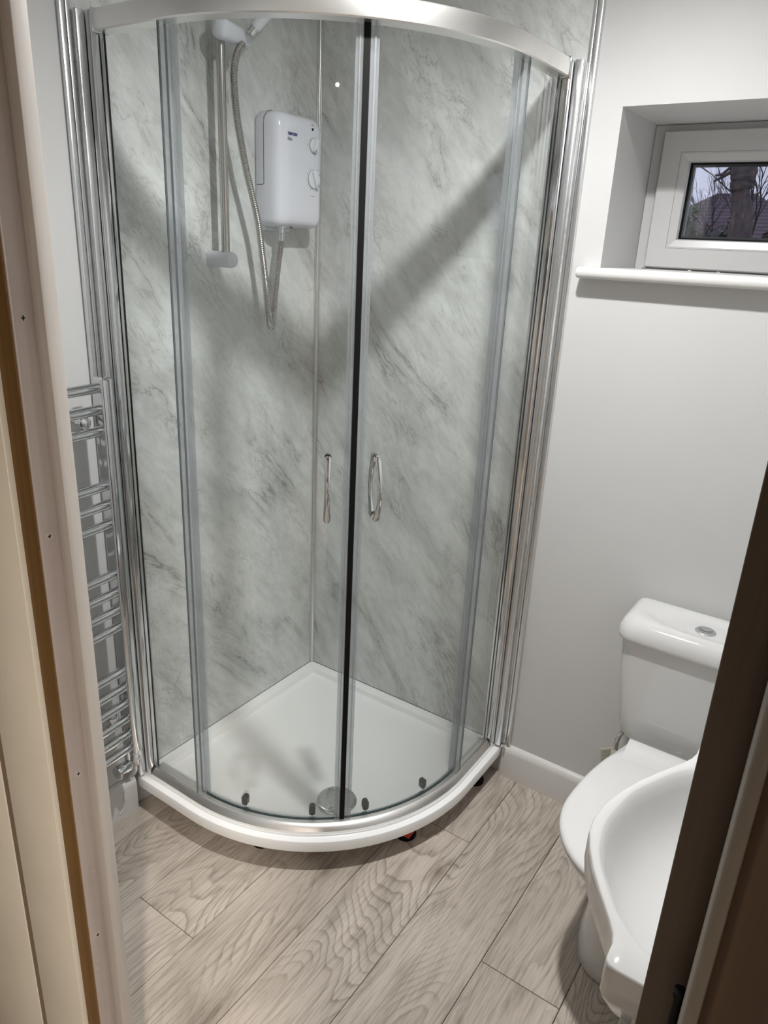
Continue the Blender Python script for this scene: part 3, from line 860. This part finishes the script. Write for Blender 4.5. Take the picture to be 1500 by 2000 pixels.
obj('cistern_lid', rings(rs), 'ceramic', tl, ang=60)
fb = obj('flush_button', lathe((TCX - .008, -.105, .7286), (0, 0, 1), [(.0235, 0), (.0235, .002), (.0215, .0035), (.0165, .0038), (.0165, .0026), (.0155, .0026), (.0155, .0042), (.001, .0044)], 32), 'alu', tl)
obj('button_split', tube(catmull([(TCX - .0225, -.103, .7331), (TCX - .015, -.110, .7332), (TCX - .008, -.1125, .7332), (TCX - .001, -.110, .7332), (TCX + .0065, -.103, .7331)], 4), .0006, 5), 'gap', fb)
# braided supply hose with a paper tag
sh = tag(obj('supply_hose', tube(catmull([(1.158, -.105, .402), (1.148, -.117, .388), (1.138, -.112, .36), (1.134, -.095, .30), (1.140, -.06, .22), (1.150, -.035, .16), (1.160, -.012, .14)], 6), .0065, 10), 'chrome'), 'braided steel supply hose below the left end of the cistern', 'hose')
obj('hose_nut', lathe((1.160, -.103, .412), (-.4, -.45, -.8), [(.010, 0), (.010, .018), (.008, .020)], 6), 'chrome', sh)
b = box(-.018, .018, -.0006, .0006, -.045, 0., 0)
b.transform(Matrix.Translation((1.117, -.122, .325)) @ Matrix.Rotation(math.radians(35), 4, 'Z') @ Matrix.Rotation(math.radians(-8), 4, 'Y'))
join(b, box(1.130, 1.146, -.1265, -.1255, .281, .330))
pt = obj('paper_tag', b, 'paper', sh); tag(pt, 'cream paper tag with small print')
for k in range(6):
    b = box(-.014, .014 if k % 2 else .010, -.0012, -.0007, -.007 - k * .006, -.0062 - k * .006 + (-.0018 if k == 0 else 0))
    b.transform(Matrix.Translation((1.117, -.122, .325)) @ Matrix.Rotation(math.radians(35), 4, 'Z') @ Matrix.Rotation(math.radians(-8), 4, 'Y'))
    obj('printed_line', b, 'grey_print', pt)

# ------------------------------------------------------------------ washbasin on its cabinet
BYC = -.973; BD0 = .19; BZ = .832
wbn = empty('washbasin', (W - .18, BYC, .70), 'white bow fronted washbasin beside the doorway', 'washbasin')
hl = [(.0015, .209), (.05, .209), (.15, .209), (.258, .209), (.266, .207), (.2705, .201), (.271, .192), (.271, .178), (.2745, .166), (.283, .151), (.307, .116), (.325, .088), (.340, .058), (.351, .028), (.354, 0)]
poly = [(d, w_ * 1.3) for d, w_ in hl] + [(d, -w_) for d, w_ in hl[-2::-1]]
hb_ = [(.075, 0), (.080, .08), (.105, .135), (.15, .163), (.20, .172), (.228, .168), (.254, .155), (.278, .135), (.298, .108), (.318, .076), (.330, .045), (.337, 0)]
bpoly = [(d, w_ * 1.3) for d, w_ in hb_[::-1]] + [(d, -w_) for d, w_ in hb_[1:-1]]
bpoly = [(v.x, v.y) for v in catmull([(a, b_, 0) for a, b_ in bpoly], 6, True)]
def raydist(pg, a):
    dx, dy = math.cos(a), math.sin(a); best = None; n = len(pg)
    for i in range(n):
        x1, y1 = pg[i][0] - BD0, pg[i][1]; x2, y2 = pg[(i + 1) % n][0] - BD0, pg[(i + 1) % n][1]
        ex, ey = x2 - x1, y2 - y1; den = dx * ey - dy * ex
        if abs(den) < 1e-12: continue
        t = (x1 * ey - y1 * ex) / den; u = (x1 * dy - y1 * dx) / den
        if t > 0 and -1e-9 <= u <= 1 + 1e-9 and (best is None or t > best): best = t
    return best
# angles: even plus the shoulder corners
angs = [2 * PI * k / 120 for k in range(120)]
for d, w_ in poly: angs.append(math.atan2(w_, d - BD0) % (2 * PI))
angs = sorted(set(round(a, 5) for a in angs))
RO = [raydist(poly, a) for a in angs]; RB = [raydist(bpoly, a) for a in angs]
def bring(fr, z, inset=0., use=None):
    out = []
    for a, ro, rb in zip(angs, RO, RB):
        r = (ro if use is None else rb) * fr - inset
        out.append(Vector((W - (BD0 + r * math.cos(a)), BYC + r * math.sin(a), z)))
    return out
def bmix(k, z):
    return [Vector((W - (BD0 + (ro + (rb - ro) * k) * math.cos(a)), BYC + (ro + (rb - ro) * k) * math.sin(a), z)) for a, ro, rb in zip(angs, RO, RB)]
rs = [bring(.45, .690), bring(.72, .705), bring(.86, .735), bring(.955, .768), bring(.985, .7785), bring(1., .786), bring(1., BZ - .009), bring(.9985, BZ - .004), bring(.994, BZ - .001), bring(.987, BZ),
      bmix(.85, BZ), bmix(1.0, BZ - .0015), bring(.965, BZ - .008, 0, 1), bring(.93, BZ - .022, 0, 1), bring(.87, BZ - .048, 0, 1), bring(.78, BZ - .072, 0, 1), bring(.62, BZ - .092, 0, 1), bring(.4, BZ - .102, 0, 1), bring(.15, BZ - .106, 0, 1)]
obj('basin_body', rings(rs), 'ceramic', wbn, ang=48)
obj('waste', lathe((W - BD0, BYC, BZ - .1058), (0, 0, 1), [(.022, 0), (.022, .002), (.018, .003), (.001, .0025)], 24), 'chrome', wbn)
b = lathe((W - .045, BYC, BZ + .0003), (0, 0, 1), [(.022, 0), (.022, .006), (.017, .010), (.017, .085), (.015, .095)], 20)
tube([(W - .045, BYC, BZ + .07), (W - .09, BYC, BZ + .082), (W - .14, BYC, BZ + .075), (W - .15, BYC, BZ + .06)], .010, 12, True, b)
obj('tap', b, 'chrome', wbn)
vc = empty('vanity_cabinet', (W - .13, BYC, 0), 'white vanity cabinet carrying the washbasin', 'cabinet')
cx0 = 1.410
obj('side_panel', box(cx0 + .019, W - .0008, -1.176, -1.160, .0005, .7765, .001), 'seat', vc)
obj('side_panel', box(cx0 + .019, W - .0008, -.726, -.710, .0005, .7765, .001), 'seat', vc)
obj('bottom_panel', box(cx0 + .02, W - .001, -1.1595, -.7265, .08, .096, .001), 'seat', vc)
for y0, y1, hy in ((-1.178, -.9445, -.965), (-.9415, -.708, -.921)):
    d_ = obj('cabinet_door', box(cx0, cx0 + .018, y0, y1, .085, .688, .002), 'seat', vc)
    obj('door_knob', lathe((cx0, hy, .60), (-1, 0, 0), [(.005, 0), (.005, .012), (.010, .016), (.010, .022), (.001, .024)], 16), 'chrome', d_)

# ------------------------------------------------------------------ doorway: lining, stop, screws, door leaf, hall cladding
YL = -1.345
j1 = empty('trim_1_door_lining', (.66, -1.33, 0), 'pinkish undercoated timber door lining at the left of the doorway', 'door frame', kind='structure')
obj('lining', box(.6285, .663, YL + .002, -1.2985, 0, 2.03, .0015), 'pink', j1)
b = box(.6632, .685, -1.317, -1.2975, 0, 2.03, .0018, 2)
obj('door_stop', b, 'pale_timber', j1)
obj('bare_edge', box(.6275, .661, YL - .0005, YL + .0018, 0, 2.03), 'ochre', j1)
for z in (1.454, 1.183, .81, .493):
    y = -1.330
    b = lathe((.6628, y, z), (1, 0, 0), [(.0050, 0), (.0050, .0009), (.0036, .0010), (.0030, .0004), (.001, .0004)], 14)
    s = obj('screw', b, 'pale_timber', j1)
    b = box(.6634, .6639, y - .0028, y + .0028, z - .0005, z + .0005); join(b, box(.6634, .6639, y - .0005, y + .0005, z - .0028, z + .0028))
    obj('screw_slot', b, 'black', s)
for y, z, h in ((-1.324, .62, .002), (-1.335, .44, .001), (-1.338, .425, .0012)):
    obj('paint_chip', box(.6629, .6634, y - .003, y + .003, z, z + h), 'pale_timber', j1)
j2 = empty('trim_2_door_lining', (1.47, -1.33, 0), 'dark timber door frame at the right of the doorway', 'door frame', kind='structure')
obj('door_stop', box(1.4455, 1.4765, -1.317, -1.2975, 0, 2.03, .002), 'dark_timber', j2)
obj('lining', box(1.4768, 1.4995, -1.344, -1.2975, 0, 2.03, .001), 'dark_timber', j2)
obj('hinge_knuckle', lathe((1.4735, -1.3465, .985), (0, 0, 1), [(.0035, 0), (.0035, .045), (.005, .046), (.005, .052), (.001, .053)], 14), 'black', j2)
j3 = empty('trim_3_door_head', (1.06, -1.32, 2.03), 'timber door head above the doorway', 'door frame', kind='structure')
obj('lining', box(.6635, 1.4763, YL + .002, -1.2985, 2.004, 2.0295), 'pink', j3)
# open door leaf, hinged on the right and swung out past the camera
dl = empty('door_1', (1.483, -1.352, .01), 'dark brown door standing open at the right', 'door', kind='structure')
dang = math.radians(-90 + 22)
dd = Vector((math.cos(dang), math.sin(dang), 0)); dn = Vector((-dd.y, dd.x, 0))   # along the leaf, normal away from the camera
def leaf(u0, u1, n0, n1, z0, z1, bev, seg=3):
    b = box(u0, u1, n0, n1, z0, z1, bev, seg)
    o = Vector((1.478, -1.350, 0))
    b.transform(Matrix(((dd.x, dn.x, 0, o.x), (dd.y, dn.y, 0, o.y), (0, 0, 1, 0), (0, 0, 0, 1))))
    return b
obj('door_edge', leaf(0., .022, -.004, .036, .012, 1.995, .009, 4), 'bead', dl)
obj('door_leaf', leaf(.0225, .74, .003, .034, .012, 1.995, .002), 'door', dl)
# cream boards on the hall side of the wall
hw_ = empty('wall_hall_cladding', (.3, YL, 0), 'cream painted vertical boards on the hall side of the wall', 'cladding', kind='structure')
xb = .6245
k = 0
while xb > -.9:
    wb_ = .1395 if k == 0 else .215
    x0 = max(xb - wb_ + .005, -.9)
    obj('board', box(x0 + .0065, xb - .0065 if k else xb, YL - .0075, -1.3358, 0, H, .0012), 'cream', hw_)
    if x0 > -.89: obj('groove_strip', box(x0 - .0065 - .0049, x0 + .0064, YL - .0055, -1.3358, 0, H), 'groove', hw_)
    xb -= wb_; k += 1
obj('backing_board', box(-.9, .6245, -1.3356, -1.3352, 0, H), 'groove', hw_)
struct('wall_hall_right', box(2.9, 3.0, -3.6, -1.3355, -.03, H), 'hall', 'warm painted side wall of the hall', 'wall')
struct('wall_hall_left', box(-1.0, -.9, -3.6, -1.3355, -.03, H), 'hall', 'warm painted end wall of the hall', 'wall')
struct('wall_hall_back', box(-1.0, 3.0, -3.7, -3.6, -.03, H), 'hall', 'warm painted wall across the hall', 'wall')
struct('wall_hall_front', box(1.5, 2.9, -1.345, -1.3355, -.03, H), 'hall', 'hall side of the wall right of the doorway', 'wall')
struct('floor_hall', box(-1.0, 3.0, -3.6, -1.3455, -.03, 0), 'hall_floor', 'carpeted floor of the hall', 'floor')
struct('ceiling_hall', box(-1.0, 3.0, -3.7, -1.3455, H, H + .05), 'ceil', 'white ceiling of the hall', 'ceiling')

# ------------------------------------------------------------------ lamps
def downlight(x, y, lens, label, watts, col, cone, r=.034):
    t = empty('downlight', (x, y, H - .012), label, 'light')
    obj('bezel', lathe((x, y, H - .0005), (0, 0, -1), [(r + .014, 0), (r + .014, .004), (r + .006, .009), (r + .001, .009)], 32), 'gloss_white', t)
    obj('lens', lathe((x, y, H - .0096), (0, 0, -1), [(r, 0), (r, .001)], 32), lens, t)
    ld = bpy.data.lights.new('lamp', 'SPOT'); ld.energy = watts; ld.color = col; ld.spot_size = math.radians(cone); ld.spot_blend = 1.0
    ld.shadow_soft_size = r
    lo = bpy.data.objects.new('lamp', ld); COL.objects.link(lo); lo.parent = t; lo.location = (0, 0, -.004)
downlight(.96, -.68, 'lens', 'recessed downlight in the bathroom ceiling in front of the shower', MAIN_LIGHT, (1, .992, .98), 168)
downlight(2.3, -2.6, 'lens_hall', 'warm recessed downlight in the hall ceiling', HALL_LIGHT, (1, .89, .79), 160, .05)

# ------------------------------------------------------------------ garden beyond the window
struct('ground', box(-60, 60, WT + .01, 90, -.35, -.3), 'ground', 'lawn of the garden outside the window', 'ground')
tree = empty('pollarded_tree', (-.45, 9, -.3), 'thick pollarded tree trunk with stubby branches outside the window', 'tree')
def rough_tube(pts, rad, n, amp, seed):
    b = tube(pts, rad, n)
    rnd = random.Random(seed)
    for v in b.verts: v.co += Vector((rnd.uniform(-amp, amp), rnd.uniform(-amp, amp), rnd.uniform(-amp, amp)))
    return b
tp = catmull([(-.43, 9, -.3), (-.435, 9, .8), (-.44, 9, 1.8), (-.47, 9, 2.15), (-.51, 9, 2.33), (-.53, 9, 2.45), (-.53, 9, 2.53), (-.53, 9, 2.66), (-.52, 9, 2.9), (-.5, 9, 3.1)], 5)
rad = []
for p in tp:
    z = p.z
    rad.append(.20 if z < .5 else .145 if z < 2.0 else .125 if z < 2.25 else .108 if z < 2.4 else .135 if z < 2.5 else .15)
obj('trunk', rough_tube(tp, rad, 16, .012, 1), 'bark', tree, ang=60)
for p in ([(-.62, 9, 2.62), (-.74, 9, 2.585), (-.86, 8.98, 2.572)], [(-.62, 9, 2.66), (-.76, 9, 2.56), (-.875, 9.02, 2.505)], [(-.6, 9, 2.72), (-.70, 9, 2.66), (-.80, 9, 2.58)], [(-.42, 9, 2.7), (-.30, 9, 2.85), (-.22, 9, 3.05)], [(-.55, 9, 2.95), (-.68, 9, 3.2), (-.75, 9, 3.5)]):
    obj('branch', rough_tube(p, [.026, .02, .010], 7, .003, 2), 'bark', tree, ang=60)
def twig_tree(name, base, height, spread, depth, seed, label, up=1.0, lean=0.):
    rnd = random.Random(seed)
    root = empty(name, base, label, 'tree', 'bare winter trees behind the garden')
    b = bmesh.new()
    def grow(p, d, L, r, k):
        q = p + d * L
        tube([p, (p + q) / 2 + Vector((rnd.uniform(-1, 1), 0, rnd.uniform(-1, 1))) * L * .05, q], [r, r * .8, r * .62], 4, True, b)
        if k == 0: return
        for i in range(rnd.choice((2, 3, 3)) if k > 1 else 3):
            nd = (d + Vector((rnd.uniform(-1, 1) + lean, rnd.uniform(-.7, .7), rnd.uniform(-.35, .75) * up)) * spread).normalized()
            grow(q if i else p.lerp(q, rnd.uniform(.5, .9)), nd, L * rnd.uniform(.62, .82), r * .6, k - 1)
    B = Vector(base)
    grow(B, Vector((0, 0, 1)), height * .34, height * .016, depth)
    obj('trunk_and_twigs', b, 'twig', root, ang=80)
twig_tree('bare_tree', (-3.9, 18, -.3), 3.5, .62, 5, 3, 'bare winter tree with fine twigs left of the pollarded trunk')
twig_tree('bare_tree', (-3.6, 25.5, -.3), 4.9, .66, 5, 8, 'bare winter tree just left of the pollarded trunk, behind the roof line')
twig_tree('bare_tree', (-.55, 11.2, -.3), 4.0, .5, 6, 12, 'bare winter tree with long upswept twigs right of the pollarded trunk', 1.3, -.1)
# bungalow with a hipped roof
hs = empty('bungalow', (-5.0, 32, -.3), 'low house with a dark hipped tile roof beyond the garden', 'house')
obj('walls', box(-8.6, -1.4, 30.6, 37.5, -.3, 2.1), 'render', hs)
b = bmesh.new()
ez = 2.0; rz = 4.05
e = [b.verts.new(p) for p in ((-9.2, 30, ez), (-.9, 30, ez), (-.9, 38.2, ez), (-9.2, 38.2, ez))]
e2 = [b.verts.new((v.co.x, v.co.y, ez - .15)) for v in e]
r1, r2 = b.verts.new((-6.0, 33.6, rz + .15)), b.verts.new((-4.5, 33.6, rz + .15))
b.faces.new((e[0], e[1], r2, r1)); b.faces.new((e[1], e[2], r2)); b.faces.new((e[2], e[3], r1, r2)); b.faces.new((e[3], e[0], r1))
for i in range(4): b.faces.new((e[i], e[(i + 1) % 4], e2[(i + 1) % 4], e2[i]))
b.faces.new(e2[::-1])
obj('roof', b, 'roof', hs, ang=10)
def shrub(name, c, rx, ry, h, n, seed, mat, label, size=.09):
    """mound of separate leaves round a twiggy core"""
    rnd = random.Random(seed)
    root = empty(name, (c[0], c[1], -.3), label, 'shrub', 'evergreen shrubs beyond the window')
    b = bmesh.new()
    for i in range(n):
        while True:
            q = Vector((rnd.uniform(-1, 1), rnd.uniform(-1, 1), rnd.uniform(0, 1)))
            if .45 < (q.x ** 2 + q.y ** 2 + q.z ** 2) ** .5 < 1.0 + .12 * math.sin(q.x * 9) + .1 * math.cos(q.z * 11): break
        p = Vector((c[0] + q.x * rx, c[1] + q.y * ry, -.3 + q.z * h))
        u = Vector((rnd.gauss(0, 1), rnd.gauss(0, 1), rnd.gauss(0, 1))).normalized(); v = u.orthogonal().normalized()
        s = size * rnd.uniform(.6, 1.3)
        b.faces.new([b.verts.new(p + u * s), b.verts.new(p + v * s * .45), b.verts.new(p - u * s), b.verts.new(p - v * s * .45)])
    o = obj('leaves', b, mat, root, recalc=False); o['kind'] = 'stuff'
    core = bmesh.new(); bmesh.ops.create_icosphere(core, subdivisions=3, radius=1.)
    for v in core.verts:
        k = 1 + .12 * math.sin(v.co.x * 7 + seed) * math.cos(v.co.z * 6)
        v.co = Vector((c[0] + v.co.x * rx * .82 * k, c[1] + v.co.y * ry * .82 * k, -.3 + max(0, v.co.z) * h * .84 * k))
    obj('inner_growth', core, mat, root, ang=60)
shrub('evergreen_shrub', (-2.35, 14), .62, .5, 2.80, 2800, 21, 'leaf', 'green evergreen shrub at the left of the window view')
shrub('evergreen_shrub', (-1.25, 13.2), .45, .5, 2.74, 2200, 22, 'leaf', 'green evergreen shrub just left of the pollarded trunk')
shrub('dull_shrub', (-2.9, 21), 1.4, .8, 3.15, 2600, 23, 'leaf2', 'dull purple grey shrub in front of the house', .11)
shrub('dull_shrub', (-1.0, 18), .9, .7, 2.9, 2400, 24, 'leaf2', 'dark dull shrub right of the pollarded trunk', .1)
